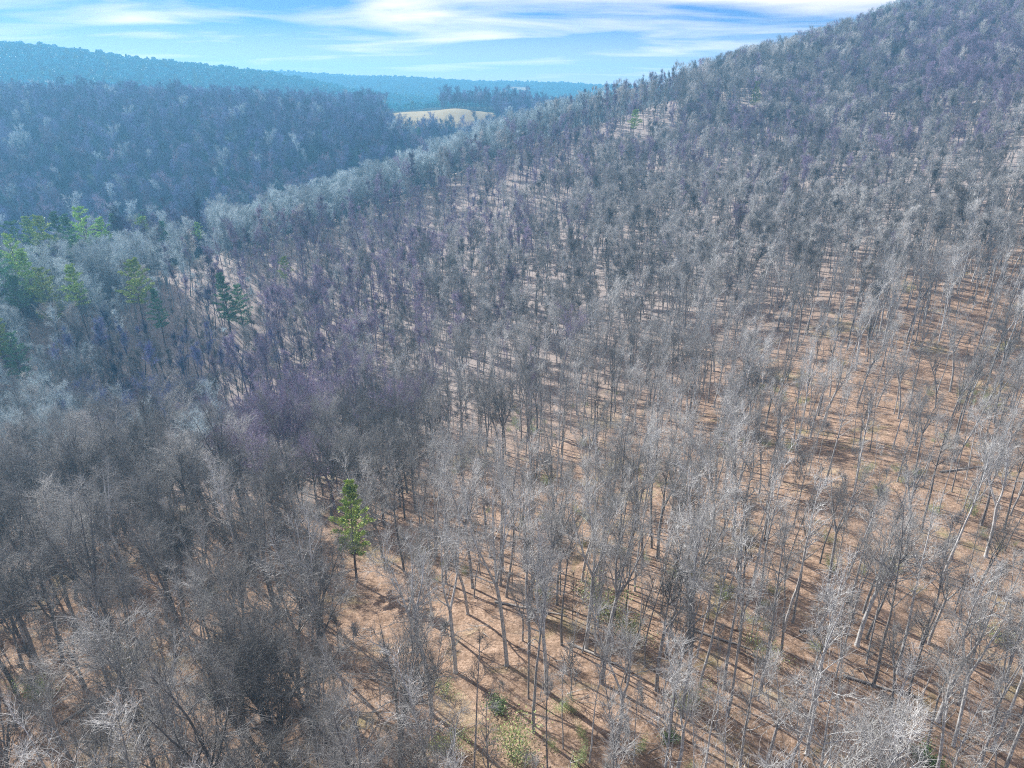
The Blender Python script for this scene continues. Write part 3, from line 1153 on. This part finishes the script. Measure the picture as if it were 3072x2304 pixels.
stick_forms = []
for _ in range(3):
    w = Wood()
    for _k in range(5):
        an = random.uniform(0, 6.28)
        path(w, 3, np.array([random.uniform(-1.5, 1.5), random.uniform(-1.5, 1.5), .05]), np.array([math.cos(an), math.sin(an), .06]), random.uniform(1.2, 4.5), random.uniform(.03, .08), .012, 5, .12, 0)
    stick_forms.append(w.mesh('fallen_branches', M_log))
Xk, Yk = jitter_grid(-120, 200, 18, 230, 6.5)
okk, pxk, pyk, Dk = in_view(Xk, Yk, height(Xk, Yk), 20, 20)
keep = okk & (rng.uniform(0, 1, len(Xk)) < .6)
Xk, Yk = Xk[keep], Yk[keep]
scatter('fallen_branches', stick_forms, np.stack([Xk, Yk, height(Xk, Yk)], -1), rng.integers(0, 3, len(Xk)), rng.uniform(0, 6.28, len(Xk)), rng.uniform(.6, 1.3, len(Xk)),
        'fallen branches and sticks littering the forest floor', 'deadwood')

# ------------------------------------------------------------------ fallen trunks
LOGS = [(530, 610, -25, 12, 'long fallen trunk on the slope right of the trail'),
        (600, 660, -38, 10, 'fallen trunk lying below the yellow-green tree'), 
        (340, 575, 30, 7, 'fallen log beside the lone pine'), (905, 560, 5, 8, 'fallen trunk on the bright litter, right slope'),
        (960, 470, 8, 9, 'fallen trunk high on the right slope'), (100, 700, 60, 10, 'fallen trunk in the lower left opening'),
        (880, 690, -20, 9, 'fallen trunk near the bottom right'), (720, 640, -30, 8, 'fallen log between grey trunks, right of centre'),
        (820, 630, 15, 7, 'fallen log on the lower right litter')]
for (a, b_, ang, L, lab) in LOGS:
    x, y, z = hit(a, b_)
    w = Wood()
    d = np.array([math.cos(R(ang)), math.sin(R(ang)), 0])
    prev = None
    k = 8
    wig = 0
    for i in range(k + 1):
        wig += random.gauss(0, .08)
        q = np.array([x, y, 0]) + d * (i - k / 2) * L / k + np.array([-d[1], d[0], 0]) * wig
        q[2] = height(q[0], q[1])[0] + .18
        q[:2] -= (x, y)
        q[2] -= z
        r = .2 * (1 - .6 * i / k)
        if prev is not None:
            w.add(7, prev[0], q, prev[1], r)
            if i > 3:
                dd = nrm(d * .6 + np.array([-d[1], d[0], 0]) * random.choice((-1, 1)) * .8 + np.array([0, 0, .35]))
                path(w, 3, q, dd, random.uniform(.8, 2), .05, .015, 3, .1, .02)
        prev = (q, r)
    o = bpy.data.objects.new('fallen_log', w.mesh('fallen_log', M_log))
    col.objects.link(o)
    o.location = (x, y, z)
    o['label'] = lab
    o['category'] = 'log'

# ------------------------------------------------------------------ the air
HZ = bpy.data.meshes.new('haze')
x0, x1, y0, y1 = -3750, 3750, -1750, 3750
z0, z1 = float(ZZ.min()) - 3, 214.0
hv = [(x, y, z) for z in (z0, z1) for (x, y) in ((x0, y0), (x1, y0), (x1, y1), (x0, y1))]
HZ.from_pydata(hv, [], [(0, 3, 2, 1), (4, 5, 6, 7), (0, 1, 5, 4), (1, 2, 6, 5), (2, 3, 7, 6), (3, 0, 4, 7)])
hm = bpy.data.materials.new('haze')
hm.use_nodes = True
hn = hm.node_tree
hn.nodes.clear()
pv = hn.nodes.new('ShaderNodeVolumePrincipled')
pv.inputs['Color'].default_value = (.22, .59, .94, 1)
pv.inputs['Density'].default_value = 0.00038
pv.inputs['Anisotropy'].default_value = 0.2
ho = hn.nodes.new('ShaderNodeOutputMaterial')
hn.links.new(pv.outputs[0], ho.inputs['Volume'])
HZ.materials.append(hm)
h = bpy.data.objects.new('haze', HZ)
col.objects.link(h)
h['kind'] = 'stuff'
h['label'] = 'pale blue haze filling the valley air'
h['category'] = 'haze'
